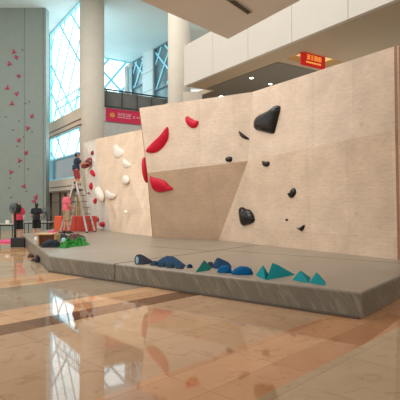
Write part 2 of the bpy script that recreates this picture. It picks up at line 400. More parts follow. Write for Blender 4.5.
window(3, KP, 0, 2.3, 7.2, 13.9, [M['pane2'], M['pane3']], 1.3, .12, split=11.6, fm='steelgrey')
window(4, KP, 4.1, 7.6, 7.2, 13.9, [M['pane2'], M['pane3']], 1.7, .12, split=10.6, fm='steelgrey')
window(5, LP, 0, 7, 7.2, 13.9, [M['pane']], 1.6, .2)
# exhaust duct with a bend
m = MB(); a = P(127, 96, 37); b = P(127, 68, 37); c2 = P(133, 63.5, 37)
m.tube(a, b, .2); m.ball(b, .2); m.tube(b, c2, .2); m.build('exhaust_duct', M['pier'], smooth=True)
tag(bpy.data.objects['exhaust_duct'], 'pale round air duct with a bend, rising above the footbridge', 'duct')

# high atrium ceiling
structure(MB().box((-26, 25.5, 13.9), (40, 0, 0), (0, 24, 0), (0, 0, .3)).build('ceiling', M['ceil']))

# balcony on the right: parapet panels, soffit with a lit opening
S0 = Vector((-.64, 18.5, 0))
def SP(t, n, z): return S0+BD*t+ND*n+UP*z
bal = sroot('balcony', SP(0, 0, 6.3))
m = MB()
for i in range(10): m.box(SP(i*2.0+.008, 0, 6.3), BD*1.984, ND*.14, UP*1.6)
m.build('parapet', M['parapet'], bal)
m = MB(); m.box(SP(0, .02, 6.32), BD*20, ND*.1, UP*1.56); m.build('panel_joint', M['joint'], bal)
O1, O2, N1, N2 = 4.75, 5.6, .97, 2.75
m = MB()
m.box(SP(0, .14, 6.3), BD*O1, ND*7, UP*.2); m.box(SP(O2, .14, 6.3), BD*(20-O2), ND*7, UP*.2)
m.box(SP(O1, .14, 6.3), BD*(O2-O1), ND*(N1-.14), UP*.2); m.box(SP(O1, N2, 6.3), BD*(O2-O1), ND*(7.14-N2), UP*.2)
m.box(SP(-4, 1.4, 6.3), BD*4, ND*5.7, UP*.2)
m.build('soffit', M['soffit'], bal)
m = MB(); m.box(SP(-3.9, 1.45, 6.28), BD*4.1, ND*5.6, UP*.03); m.box(SP(.2, .95, 6.28), BD*4.2, ND*6.1, UP*.03); m.build('recess_dark_panel', M['soffitd'], bal)  # darkness of a deeper recess painted on thin panels under the soffit
m = MB()
m.box(SP(O1-.05, N1-.05, 6.5), BD*.05, ND*(N2-N1+.1), UP*1.2); m.box(SP(O2, N1-.05, 6.5), BD*.05, ND*(N2-N1+.1), UP*1.2)
m.box(SP(O1, N1-.05, 6.5), BD*(O2-O1), ND*.05, UP*1.2); m.box(SP(O1, N2, 6.5), BD*(O2-O1), ND*.05, UP*1.2)
m.box(SP(O1-.05, N1-.05, 7.7), BD*(O2-O1+.1), ND*(N2-N1+.1), UP*.05)
m.build('lit_opening', M['warm'], bal)  # lining itself emits: the opening's warm light is put into its surface
structure(MB().box(SP(-1.5, 7.2, 0), BD*22, ND*.3, UP*14).build('wall_right', M['inner'], origin=SP(0, 7.2, 0)))
tq = P(183, 90, 19.4); structure(MB().box(Vector((tq.x, 19.4, 4.2)), (.80, 0, 0), (0, .25, 0), UP*2.1).build('trim_1', M['column']))

# overhead slab near the camera with a slot vent
C0 = PZ(228, 39, 5.5)
sl = structure(MB().prism([C0, C0+Vector((-12.4, -14.2, 0)), C0+Vector((9.0, -14.8, 0))], (0, 0, .6)).build('ceiling_mezzanine', M['slab']))
q = [PZ(226, -1, 5.497), PZ(235.5, -1, 5.497), PZ(252, 11.4, 5.497), PZ(247.5, 13.6, 5.497)]
ve = root('slot_vent', (q[0]+q[2])/2, 'black linear slot vent in the taupe ceiling', 'vent')
MB().prism(q, (0, 0, -.012)).build('grille', M['vent'], ve)
m = MB()
for i in range(4): m.bar(q[i]-UP*.01, q[(i+1) % 4]-UP*.01, .02, .02)
m.build('frame', M['soffit'], ve)

# downlights
for i, (px, py, s, lb) in enumerate([(221.5, 96.5, 1.7, 'bright round downlight just above the plywood wall top'), (251.3, 78, 1.1, 'small downlight in the dark ceiling, nearer the white parapet'), (270.3, 84, 1.1, 'small downlight in the dark ceiling, nearer the red sign')]):
    c = PZ(px, py, 6.27); d = root('downlight', c, lb, 'ceiling light', 'downlights under the balcony')
    MB().tube(c-UP*.004, c+UP*.012, .085*s, seg=20).build('trim_ring', M['parapet'], d)
    MB().tube(c-UP*.012, c-UP*.003, .06*s, seg=20).build('lamp_face', M['lamp'], d)

# ================================================================== signs
def glyphs(m, org, ux, uy, nrm, x0, y0, size, n, gap=1.15, seed=1, lw=.09):
    """small block characters made of strokes"""
    rnd = random.Random(seed)
    def st(a, b, w):
        pa = org+ux*a[0]+uy*a[1]+nrm*.012; pb = org+ux*b[0]+uy*b[1]+nrm*.012
        m.bar(pa, pb, w, .012, up=nrm)
    for i in range(n):
        X = x0+i*size*gap
        st((X, y0+size*.05), (X+size*.9, y0+size*.05), size*lw)
        st((X+size*.1, y0+size*rnd.choice((.45, .55))), (X+size*.85, y0+size*.5), size*lw)
        st((X+size*.05, y0+size*.92), (X+size*.9, y0+size*.92), size*lw)
        st((X+size*.45, y0), (X+size*.45, y0+size*.98), size*lw)
        if rnd.random() > .4: st((X+size*.08, y0), (X+size*.08, y0+size*.9), size*lw)
        if rnd.random() > .3: st((X+size*.85, y0+size*.1), (X+size*.85, y0+size*.9), size*lw)
# crimson banner below the balustrade
z0, z1 = 7.18, 8.06
bn = root('banner', BP(.2, z0, .02), 'crimson banner with gold emblem and white lettering on the footbridge', 'banner')
MB().box(BP(.12, z0, .02), ND*5.4, BD*.03, UP*(z1-z0)).build('sheet', M['banner'], bn)
o = BP(.12, z0, .055); nr = BD
m = MB(); c = o+ND*.46+UP*.45
m.torus(c, BD, .13, .028, 20, 6)
for k in range(3): m.bar(c+ND*(.07*(k-1))-UP*.1, c+ND*(.10*(k-1))+UP*.12, .035, .02, up=BD)
m.build('emblem', M['gold'], bn)
m = MB(); glyphs(m, o, ND, UP, nr, 0.84, .44, .2, 5, gap=1.0, seed=4, lw=.10)
for i in range(12): m.bar(o+ND*(.84+i*.083)+UP*.34+nr*.012, o+ND*(.84+i*.083+.056)+UP*.34+nr*.012, .06, .012, up=nr)
m.build('lettering', M['lettering'], bn); m = MB()
glyphs(m, o, ND, UP, nr, 1.98, .36, .18, 1, seed=9); m.bar(o+ND*2.24+UP*.45+nr*.012, o+ND*2.5+UP*.45+nr*.012, .05, .012, up=nr)
m.build('lettering', M['lettering'], bn)
# red hanging sign in the lit opening
sa, sb_ = SP(O1+.14, N1+.40, 6.26), None
sw = 1.12; sg = root('hanging_sign', SP(O1+.4, N1+.5, 6.3), 'red hanging sign with gold lettering inside the lit ceiling opening', 'sign')
so = SP(O2-.06, N1-.10, 5.92)
MB().box(so, ND*1.08, -BD*.05, UP*.41).build('board', M['signred'], sg)
m = MB(); glyphs(m, so+BD*.004, ND, UP, BD, .22, .2, .15, 4, seed=12)
for i in range(8): m.bar(so+BD*.016+ND*(.2+i*.085)+UP*.11, so+BD*.016+ND*(.2+i*.085+.06)+UP*.11, .05, .012, up=BD)
m.build('lettering', M['signgold'], sg)
for f in (.2, .95): MB().tube(so+ND*f+UP*.40-BD*.025, so+ND*f+UP*.62-BD*.06, .012, seg=6).build('hanger_rod', M['rail'], sg)

# ================================================================== landing mats
M1, M2 = Vector((-3.49, 10.72, 0)), Vector((2.19, 6.25, 0))
ex = (M2-M1).normalized(); ey = Vector((-ex.y, ex.x, 0))
SM = M1+ex*((Vector((-1.73, 9.32, 0))-M1).dot(ex)); SE = SM+ey*5.8
right = [SM+ex*.006, M2, M2+ey*5.8, Vector((4.7, 10.6, 0)), SE+ex*.006]
left = [M1, SM-ex*.006, SE-ex*.006, Vector((.95, 15.1, 0)), Vector((-1.3, 17.6, 0)), Vector((-4.0, 22.2, 0)), Vector((-6.0, 26.4, 0)), Vector((-7.4, 26.0, 0)), Vector((-7.2, 18.7, 0)), Vector((-5.77, 15.6, 0))]
for pts, lb, nm in ((left, 'grey landing mat below the ladder, strewn with tools', 'L'), (right, 'large grey landing mat with blue and teal holds along its edge', 'R')):
    cen = sum(pts, Vector())/len(pts)
    r_ = root('crash_mat', cen, lb, 'crash mat', 'grey landing mats')
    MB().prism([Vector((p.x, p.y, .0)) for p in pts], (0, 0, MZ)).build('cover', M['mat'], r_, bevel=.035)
    m = MB(); n = len(pts)
    for i in ((0,) if nm == 'R' else (0, 9)):
        a_, b_ = pts[i], pts[(i+1) % n]; d_ = (b_-a_).normalized(); o_ = Vector((d_.y, -d_.x, 0))
        m.bar(a_+d_*.05+UP*.025+o_*.004, b_-d_*.05+UP*.025+o_*.004, .012, .03)
    m.build('bottom_piping', M['seam'], r_)
    m = MB()
    if nm == 'R':
        m.bar(SM+ex*.02+UP*MZ, SE-ey*.5+ex*.02+UP*MZ, .025, .006)
        m.bar(SM+ey*3.6+UP*MZ, M2-ex*.04+ey*3.6+UP*MZ, .02, .006)
    else:
        m.bar(M1+ey*3.2+ex*.1+UP*MZ, SM+ey*3.2+UP*MZ, .02, .006)
    m.build('top_seam', M['seam'], r_)

# ================================================================== climbing walls
def at_top(px, py): return P(px, py, (ZT-H)*F/(HY-py))
def at_mat(px, py): return G(px, py, MZ)
a0, a1 = Vector((-5.35, 23.8, ZT)), Vector((-2.50, 20.68, ZT))
b_tl, b_tr = at_top(139.5, 108), at_top(252.5, 92)
b_fl, b_fr = P(147.5, 173, 16.3), P(248, 161, 13.72)
b_bl, b_br = at_mat(153, 237.2), at_mat(218, 242)
c_tr = at_top(397, 45.5); c_br = at_mat(400.5, 260); c_fr = P(398, 129, 9.86)
def ray_plane(px, py, o, n):
    d = Vector(((px-CX)/F, 1, -(py-HY)/F)); e = Vector((0, 0, H)); return e+d*((o-e).dot(n)/d.dot(n))
def nrm(a, b, c): return (b-a).cross(c-a).normalized()
nC = nrm(b_tr, c_tr, b_tr-UP)                         # upper right wall stands upright
b_fr = ray_plane(248, 161, b_tr, nC); c_fr = ray_plane(398, 129, b_tr, nC)
b_fl = ray_plane(147.5, 173, b_tr, nrm(b_tl, b_tr, b_fr))
b_br = ray_plane(218, 242, b_fr, nrm(b_fr, c_fr, c_br))
b_bl = ray_plane(153, 237.2, b_fr, nrm(b_fl, b_fr, b_br))
def line_at(px, p, q):
    """point of the vertical plane through p, q on the image column px"""
    k = (px-CX)/F; d = q-p
    t = (k*p.y-p.x)/(d.x-k*d.y); return p+d*t
def ray_plane(px, py, o, n):
    d = Vector(((px-CX)/F, 1, -(py-HY)/F)); e = Vector((0, 0, H)); return e+d*((o-e).dot(n)/d.dot(n))
def nrm(a, b, c): return (b-a).cross(c-a).normalized()
am0 = P(97, 168, 23.0); nA = nrm(a0, a1, am0)
am1, a_m2 = ray_plane(122.3, 165.5, a0, nA), ray_plane(147, 163, a0, nA)
a_b0 = at_mat(112, 231.5); a_bm = at_mat(122.3, 232.8); a_b1 = at_mat(153.5, 236.4)
d_tl, d_bl = Vector((-6.39, 25.3, ZT)), Vector((-6.2, 25.9, MZ))
PL = {}
def panel(pr, name, pts, mat, key=None, th=.07):
    pts = [Vector(p) for p in pts]
    n = (pts[1]-pts[0]).cross(pts[2]-pts[0]).normalized()
    if n.dot(pts[0]-Vector((0, 0, H))) > 0: n = -n
    if key: PL[key] = (pts[0].copy(), n)
    ux = Vector((-n.y, n.x, 0)).normalized(); vx = n.cross(ux); vx = vx if vx.z > 0 else -vx
    return MB().prism(pts, -n*th).build(name, mat, pr, uv=(Vector((0, 0, MZ))+pts[0]*1.0-UP*(pts[0].z-MZ)*0, ux, vx))
wr = root('climbing_wall', Vector((-4, 21.6, MZ)), 'pale plywood climbing wall with white holds beside the ladder', 'climbing wall', 'plywood climbing walls', 'thing')
panel(wr, 'upper_panel', [a0, a1, a_m2, am1, am0], M['plyA'], 'Au')
panel(wr, 'lower_panel', [am0, am1, a_bm, a_b0], M['plyA'], 'Al')
panel(wr, 'lower_panel', [am1, a_m2, a_b1, a_bm], M['plyA'], 'Ar')
d_ml = d_tl.lerp(d_bl, (ZT-am0.z)/(ZT-MZ))
panel(wr, 'bleached_side_panel', [d_tl, a0, am0, d_ml], M['plywhite'], 'Du', th=.03)
panel(wr, 'bleached_side_panel', [d_ml, am0, a_b0], M['plywhite'], 'D', th=.03)
panel(wr, 'bleached_side_panel', [d_ml, a_b0, d_bl], M['plywhite'], 'Dl', th=.03)
wc = root('climbing_wall', Vector((-.6, 15.9, MZ)), 'middle plywood climbing wall with an overhanging fold and red holds', 'climbing wall', 'plywood climbing walls', 'thing')
panel(wc, 'upper_panel', [b_tl, b_tr, b_fr, b_fl], M['ply'], 'Bu')
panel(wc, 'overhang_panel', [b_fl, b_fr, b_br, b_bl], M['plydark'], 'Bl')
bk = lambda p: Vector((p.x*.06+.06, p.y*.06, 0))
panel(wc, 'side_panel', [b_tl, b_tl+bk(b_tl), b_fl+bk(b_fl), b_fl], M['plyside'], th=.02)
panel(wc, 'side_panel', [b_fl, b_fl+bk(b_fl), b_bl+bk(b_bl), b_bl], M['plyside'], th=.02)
wd = root('climbing_wall', Vector((2.4, 12.3, MZ)), 'tall plywood climbing wall with large black holds', 'climbing wall', 'plywood climbing walls', 'thing')
panel(wd, 'upper_panel', [b_tr, c_tr, c_fr, b_fr], M['ply'], 'Cu')
panel(wd, 'lower_panel', [b_fr, c_fr, c_br, b_br], M['plylow'], 'Cl')
panel(wd, 'side_panel', [c_tr, c_tr+ND*1.5, c_br+ND*1.5, c_br, c_fr], M['plyside'])

# ================================================================== climbing holds on the walls
def on(key, px, py):
    o, n = PL[key]; d = Vector(((px-CX)/F, 1, -(py-HY)/F)); e = Vector((0, 0, H))
    return e+d*((o-e).dot(n)/d.dot(n))
def smooth_loop(pts, k=4):
    n = len(pts); r = []
    for i in range(n):
        p0, p1, p2, p3 = pts[i-1], pts[i], pts[(i+1) % n], pts[(i+2) % n]
        for j in range(k):
            t = j/k
            r.append(.5*((2*p1)+(p2-p0)*t+(2*p0-5*p1+4*p2-p3)*t*t+(3*p1-p0-3*p2+p3)*t**3))
    return r
def hold(name, key, outline, mat, label, depth, group, ridge=None, cat='climbing hold', k=4, parent=None, sharp=False):
    pts = [on(key, *p) for p in outline]; n = PL[key][1]; depth *= .6
    pts = smooth_loop(pts, k) if k > 1 else pts
    cen = sum(pts, Vector())/len(pts)
    rg = [on(key, *p) for p in ridge] if ridge else [cen, cen]
    def near(p):
        d = rg[1]-rg[0]
        if d.length < 1e-6: return rg[0]
        t = max(0, min(1, (p-rg[0]).dot(d)/d.length_squared)); return rg[0]+d*t
    m = MB(); rows = []
    prof = [(0, -.012), (0, .12), (.10, .42), (.32, .72), (.62, .93), (.9, 1.0)] if not sharp else [(0, -.012), (.02, .1), (.35, .5), (.7, .85), (.95, 1.0)]
    for f, h in prof:
        rows.append([m.bm.verts.new(p.lerp(near(p), f)+n*(h*depth if h > 0 else h)) for p in pts])
    N = len(pts)
    for a_, b_ in zip(rows, rows[1:]):
        for i in range(N): m.bm.faces.new((a_[i], a_[(i+1) % N], b_[(i+1) % N], b_[i]))
    m.bm.faces.new(rows[0][::-1]); m.bm.faces.new(rows[-1])
    o = m.build(name, mat, parent, smooth=True, origin=cen)
    if parent is None: tag(o, label, cat, group)
    return o
RG = 'red holds on the middle wall'
hold('climbing_hold', 'Bu', [(146.2, 151.5), (149.5, 146), (155, 140.5), (161.8, 134), (167.4, 126.8), (168.8, 132), (168.3, 138.5), (165, 145), (159, 151), (152.5, 153.2)], M['red'], 'large red lip-shaped hold high on the middle wall, touching its free edge', .22, RG, [(152, 148), (165, 134)])
hold('climbing_hold', 'Bu', [(185.6, 117.5), (188, 116.2), (191, 118.3), (195, 120.3), (198.6, 121.2), (197.4, 126.5), (193, 128.3), (188.5, 126), (186, 122)], M['red'], 'small red crescent hold near the top of the middle wall', .15, RG, [(189, 121), (195, 124.5)])
hold('climbing_hold', 'Bl', [(150, 176.3), (154, 177.5), (159, 178.6), (165, 181), (169.5, 185.5), (173.2, 189), (167, 191), (160, 192.4), (154, 190), (151, 184)], M['red'], 'red lip-shaped hold just below the fold of the middle wall', .2, RG, [(155, 184), (167, 188)])
# hold on the side face of the middle wall: seen edge-on
nn = Vector((-.93, -.36, 0)).normalized(); PL['Bs'] = (P(146, 170, 16.9), nn)
o_ = P(145.4, 170, 16.75)
m = MB(); m.ball(o_, 1, 20, .13, .20, .47, Matrix.Rotation(math.radians(-6), 4, 'Y')); ob = m.build('climbing_hold', M['red'], smooth=True, origin=o_)
tag(ob, 'red hold seen edge-on on the side of the middle wall', 'climbing hold', RG)
WG = 'white holds on the left plywood wall'
for out, key, lb, dp in [
    ([(113.5, 147), (116, 144.5), (118.5, 146.5), (121, 148.5), (123.6, 151), (122.5, 155.5), (119, 158), (115, 157.5), (113.4, 152)], 'Au', 'largest white hold high on the pale wall, topmost white one', .2),
    ([(123, 159), (125.5, 159.5), (128.5, 162.5), (131.3, 165), (129, 167.6), (125, 167.8), (122.6, 164)], 'Au', 'white hold below the topmost white one, above the panel joint', .2),
    ([(123, 177), (126.5, 175), (129.3, 178), (128.6, 182), (125.5, 184), (122.8, 182)], 'Ar', 'round white hold right of the upright joint, below the panel line', .16),
    ([(96.5, 188), (99.5, 186.5), (102.5, 191), (104.2, 197), (102, 202), (98.5, 200.5), (96.3, 195)], 'Al', 'tall white hold at the outer edge of the pale wall', .35),
    ([(105.5, 191), (108.5, 190.4), (111.5, 193), (115.6, 194.4), (114, 198), (109, 199.3), (106, 197)], 'Al', 'low wide white hold beside the tall white hold', .2),
    ([(124, 211), (126, 210), (127.2, 212), (125.5, 214), (123.8, 213.2)], 'Ar', 'tiny white hold low on the pale wall', .07)]:
    hold('climbing_hold', key, out, M['white'], lb, dp, WG)
def blob(cx, cy, rx, ry, rot=0, n=8, j=.12, seed=0):
    rnd = random.Random(seed); r = []
    for i in range(n):
        a = 2*math.pi*i/n; k_ = 1+rnd.uniform(-j, j); x, y = rx*k_*math.cos(a), ry*k_*math.sin(a); c_, s_ = math.cos(rot), math.sin(rot)
        r.append((cx+x*c_-y*s_, cy+x*s_+y*c_))
    return r
SG = 'red holds on the bleached side panel'
for i, (cx, cy, rx, ry, rot, mt, lb, dp) in enumerate([
    (92.2, 153, 1.1, 2.2, .3, 'dred', 'dark red hold above the worker’s raised arm', .12),
    (93.0, 173.2, 1.9, 3.5, -.5, 'red', 'large tilted red hold on the bleached panel, below the worker’s drill', .2),
    (91.2, 186.3, 1.5, 3.8, .1, 'red', 'long upright red hold halfway up the bleached panel', .16),
    (88.2, 193.2, .9, 1.0, 0, 'dred', 'tiny dark red hold on the bleached panel, nearest the ladder top', .07),
    (95.3, 201, 1.4, 3.0, .2, 'red', 'oval red hold low on the bleached panel, left of the tall white hold', .15),
    (88.3, 207.3, .9, 1.1, 0, 'dred', 'tiny dark red hold on the bleached panel, halfway down the ladder', .07),
    (96.4, 219.3, 1.2, 2.6, .1, 'red', 'small upright red hold near the mat, above the red barrier end', .12),
    (102.2, 224.2, 2.2, 2.7, 0, 'red', 'round red hold at the foot of the bleached panel', .2)]):
    hold('climbing_hold', 'Du' if cy < 172 else 'D', blob(cx, cy, rx, ry, rot, seed=i), M[mt], lb, dp, SG)
hold('climbing_hold', 'Du', [(82.2, 168.3), (82.6, 165.5), (85, 163), (88, 160), (90.6, 157.6), (91, 161), (89.6, 165), (86.8, 168)], M['dred'], 'big red hold being fixed by the worker on the ladder', .3, SG)
BG = 'black holds on the right plywood wall'
hold('climbing_hold', 'Cu', [(254.8, 122.5), (256.5, 118.5), (260, 115), (266, 112.3), (271, 109.5), (276, 105.8), (279.8, 106), (280.6, 109), (278.5, 118), (276, 128), (274, 133.4), (269, 133.3), (262, 131.6), (256.5, 130), (254.8, 127)], M['blackgloss'], 'huge glossy black hold near the top of the tall wall', .3, BG, [(262, 122), (274, 114)])
hold('climbing_hold', 'Bu', [(239, 130.8), (242, 133), (245.5, 135.6), (248.8, 138.2), (249, 139.6), (244.5, 138.8), (241, 136.6), (239.3, 134)], M['blackgloss'], 'black wedge hold by the corner, on the middle wall', .12, 'black holds on the middle wall')
hold('climbing_hold', 'Bu', blob(229, 159.2, 3.6, 3.0, .1, seed=3), M['blackgloss'], 'round black hold above the fold of the middle wall', .13, 'black holds on the middle wall')
hold('climbing_hold', 'Cu', [(262.3, 161.2), (264, 161), (265.8, 161.8), (267.5, 161.2), (269.4, 162), (269, 165), (267, 166.6), (264.5, 166.4), (262.4, 164.6)], M['blackgloss'], 'small knobbly black hold below the huge glossy one', .09, BG)
hold('climbing_hold', 'Cl', [(287.6, 193.4), (290.2, 192.4), (291.4, 189.6), (293.6, 187.8), (296, 190), (295.8, 194), (293.2, 197.4), (289.8, 197.6)], M['blackgloss'], 'black kidney-shaped hold halfway up the tall wall', .12, BG)
hold('climbing_hold', 'Cl', blob(286.7, 219.8, 1.5, 1.1, 0, seed=6), M['blackgloss'], 'tiny black hold low on the tall wall', .05, BG)
hold('climbing_hold', 'Cl', [(296.4, 227.6), (299, 228), (301.4, 227), (304.8, 224.6), (304.2, 228.4), (302.2, 231.2), (299.6, 230)], M['blackgloss'], 'black bird-shaped hold close to the mat on the tall wall', .1, BG)
hold('climbing_hold', 'Cl', [(239.6, 208.6), (243, 207.2), (246, 208.8), (250.5, 210.2), (254.2, 216), (254.4, 221.6), (248.5, 224.8), (242.6, 225.4), (240.2, 218)], M['blackgloss'], 'large black hold low on the tall wall, near the overhang', .28, BG)

# pink star holds and small grey holds on the tall grey wall
PL['W'] = (Vector((-12, 29, 3)), Vector((0, -1, 0)))
def star(cx, cy, r, seed):
    rnd = random.Random(seed); ph = rnd.uniform(0, 6.28); lob = rnd.choice((3, 4)); r_ = []
    for i in range(14):
        a = 2*math.pi*i/14; k_ = r*(.66+.42*math.cos(lob*a+ph))*rnd.uniform(.9, 1.1); r_.append((cx+k_*math.cos(a), cy+k_*math.sin(a)*1.05))
    return r_
ordn = ['topmost', 'second from the top', 'third from the top', 'fourth from the top', 'fifth from the top', 'sixth from the top', 'seventh from the top', 'eighth from the top', 'ninth from the top', 'tenth from the top', 'eleventh from the top', 'twelfth from the top', 'thirteenth from the top', 'fourteenth from the top', 'fifteenth from the top', 'sixteenth from the top', 'lowest but one', 'lowest']
pk = [(13.8, 51.9), (16.3, 57.2), (9.4, 63.8), (18.8, 75.9), (7.5, 88), (16.6, 93.8), (12, 103.6), (32, 116.2), (27.8, 128), (18.8, 140.3), (26.2, 152.8), (19.6, 160.4), (11, 172), (23.8, 186), (36, 197), (34.4, 201)]
for i, (x, y) in enumerate(pk):
    lb = 'pink star-shaped hold on the tall grey wall, %s' % ordn[i]
    if i == 14: lb = 'pink star-shaped hold above the black-clad person, upper one of two'
    if i == 15: lb = 'pink star-shaped hold directly over the black-clad person’s head'
    hold('climbing_hold', 'W', star(x, y, 2.5, i+20), M['pink'], lb, .16, 'pink holds on the tall grey wall', k=2)
gk = [(22.5, 49.8), (29.2, 101.8), (25.4, 103.6), (6, 117), (19, 121), (13, 130), (32, 132), (23.5, 137), (17, 146.2), (19.5, 166.3), (28, 169), (10.5, 178), (9, 188), (11.3, 197.2), (26.5, 191)]
gk.sort(key=lambda p: p[1])
oo = ordn[:len(gk)-1]+['lowest']
for i, (x, y) in enumerate(gk):
    hold('foot_hold', 'W', blob(x, y, .8, .75, 0, 6, seed=i), M['smallg'], 'tiny dark grey foot hold on the tall grey wall, %s' % oo[i], .06, 'small grey holds on the tall grey wall', k=2)

# ================================================================== holds lying on the mat
LG = 'loose holds lying along the mat edge'
def onmat(px, py): return G(px, py, MZ)
def pyramid(base, tops, mat, label, name='climbing_volume'):
    pts = [onmat(*p) for p in base]
    cy = sum(p.y for p in pts)/len(pts)
    m = MB(); m.hull([p-UP*.002 for p in pts]+[P(px, py, cy+d) for px, py, d in tops])
    o = m.build(name, mat, bevel=.006); tag(o, label, 'climbing volume', LG); return o
pyramid([(255.4, 275.2), (265.2, 279.8), (270, 276.4), (262.5, 273.2)], [(263, 264.8, 0)], M['teal'], 'teal pyramid volume touching the long two-peaked teal one')
pyramid([(266, 280.3), (281, 277.6), (295.4, 274.6), (284, 272.6), (272, 274)], [(272.2, 262.8, .02), (278, 264.8, .05)], M['teal'], 'long two-peaked teal volume with a tail pointing along the mat')
pyramid([(291.8, 280.2), (309, 283.2), (311, 277.6), (300, 275.6)], [(300, 270.4, -.02), (302, 271.2, .04)], M['teal'], 'teal wedge volume between the two-peaked one and the last one')
pyramid([(309, 282.8), (326, 285.6), (325, 281), (315, 279.6)], [(316, 272.4, 0), (317.5, 273, .02)], M['teal'], 'teal pyramid volume nearest the mat’s near corner')
pyramid([(195.2, 272.6), (209.5, 270.4), (212, 267.4), (201, 266.5)], [(204, 260, 0), (206, 261.5, .03)], M['tealg'], 'sea-green triangular volume beside the bright blue pile')
pyramid([(206.5, 267), (214, 267.4), (214.5, 265), (208, 264.4)], [(208.6, 261.6, 0), (212.4, 262, 0)], M['navy'], 'dark navy block behind the sea-green volume')
def mound(x0, x1, ybase, ytop, mat, label, peak=.4, deep=.6, seed=0, lump=.12, name='climbing_hold', group=LG, cat='climbing hold', z=MZ, parent=None):
    """low rounded lump; x0..x1 and rows give its size in metres at its own distance"""
    a_, b_ = G(x0, ybase, z), G(x1, ybase, z); w = (b_-a_).length; hgt = (ybase-ytop)/F*a_.y
    c_ = (a_+b_)/2+Vector((0, w*deep*.35, 0)); ux = (b_-a_).normalized(); uy = Vector((-ux.y, ux.x, 0))
    m = MB(); rings = []; N = 22
    prof = [(1, -.003), (1.0, .10), (.93, .38), (.78, .66), (.52, .88), (.25, .98)]
    for f, h in prof:
        row = []
        for i in range(N):
            t = 2*math.pi*i/N; q = Vector((math.cos(t), math.sin(t), 0))
            off = (1-f)*(peak-.5)*1.0
            p = c_+ux*(w/2*(f*q.x+off))+uy*(w*deep/2*f*q.y)+UP*(hgt*h)
            if h > 0:
                s_ = noise.noise(Vector((q.x*1.7+seed*3.1, q.y*1.7, h*2+seed)))*lump
                p += (ux*q.x+uy*q.y)*s_*w*.4*f+UP*max(0, s_)*hgt*.6*h
            row.append(m.bm.verts.new(p))
        rings.append(row)
    for r1, r2 in zip(rings, rings[1:]):
        for i in range(N): m.bm.faces.new((r1[i], r1[(i+1) % N], r2[(i+1) % N], r2[i]))
    m.bm.faces.new(rings[0][::-1]); m.bm.faces.new(rings[-1])
    o = m.build(name, mat, parent, smooth=True)
    if parent is None: tag(o, label, cat, group)
    return o
def lump(base, tops, mat, label, smooth=True, bev=.03):
    """rounded-off faceted lump over a base outline on the mat"""
    pts = [onmat(*p) for p in base]; cy = sum(p.y for p in pts)/len(pts)
    m = MB(); m.hull([p-UP*.002 for p in pts]+[P(px, py, cy+d) for px, py, d in tops])
    o = m.build('climbing_hold', mat); sb = o.modifiers.new('round', 'BEVEL'); sb.width = bev; sb.segments = 4
    for p in o.data.polygons: p.use_smooth = smooth
    return tag(o, label, 'climbing hold', LG)
nv = lump([(134.4, 262), (136, 264.6), (143, 264.8), (150, 264.0), (155.5, 262.6), (146, 259.8), (138, 259.6)], [(134.6, 257.5, 0), (136.5, 254.8, 0), (139.5, 253.8, .03), (143, 255, .03), (147.5, 258.2, 0), (152, 261.2, 0)], M['navy'], 'navy hold with a pale end and tapering tail, touching dark teal scallops', bev=.02)
c_ = G(135.9, 264.6, MZ); MB().ball(c_+Vector((.03, -.035, .09)), .075, 14, .42, .35, 1.0).build('pale_end', M['sky'], nv, smooth=True)
lump([(154, 262.8), (158, 265.4), (170, 266.4), (184, 267.8), (187, 265.8), (176, 262.4), (162, 260.6)], [(158.5, 260.4, 0), (164, 257, .04), (167, 255.6, .05), (173.5, 256.4, .05), (179, 260, .03), (184, 263.8, 0)], M['steel'], 'wide steel-blue wing-shaped hold behind a row of dark scallops', bev=.02)
for x0, x1, yb, xt, yt, lb in [(149, 157.5, 265.8, 156, 260.2, 'dark teal scallop hold touching the navy one'), (156.5, 166, 267.2, 164, 261.4, 'dark teal scallop hold in front of the wing, second from the navy one'), (165, 175, 268.2, 173, 262.4, 'dark teal scallop hold in front of the wing, third from the navy one'), (174, 184.4, 269, 182, 264.4, 'dark teal scallop hold at the thin end of the wing')]:
    lump([(x0, yb-.8), (x0+2.5, yb), (x1-1, yb+.3), (x1, yb-1.6), (x0+3.5, yb-2.2)], [(xt, yt, 0), (xt-3, yt+.9, .01), (xt-5.5, yt+3, 0)], M['dteal'], lb, bev=.012)
mound(186.6, 192.8, 267.8, 264.2, M['steel'], 'tiny blue hold between the wing and the sea-green volume', .5, .7, 11)
lump([(211.6, 267.4), (216, 269), (226, 268.6), (232, 267.6), (228, 264.6), (217, 264)], [(214, 262.6, 0), (216.6, 258, .02), (219, 257.6, .03), (225, 260.6, .03), (228.6, 262.2, .02), (231.2, 265.6, 0)], M['steel'], 'tall lumpy blue hold behind the small bright blue one', bev=.02)
mound(217.6, 232.4, 273, 265.8, M['blue'], 'small bright blue hold in front of the tall lumpy one', .5, .55, 17, .2)
mound(231.6, 253.4, 274.8, 266.8, M['blue'], 'bright blue dome hold next to the teal pyramid', .62, .45, 19, .1)

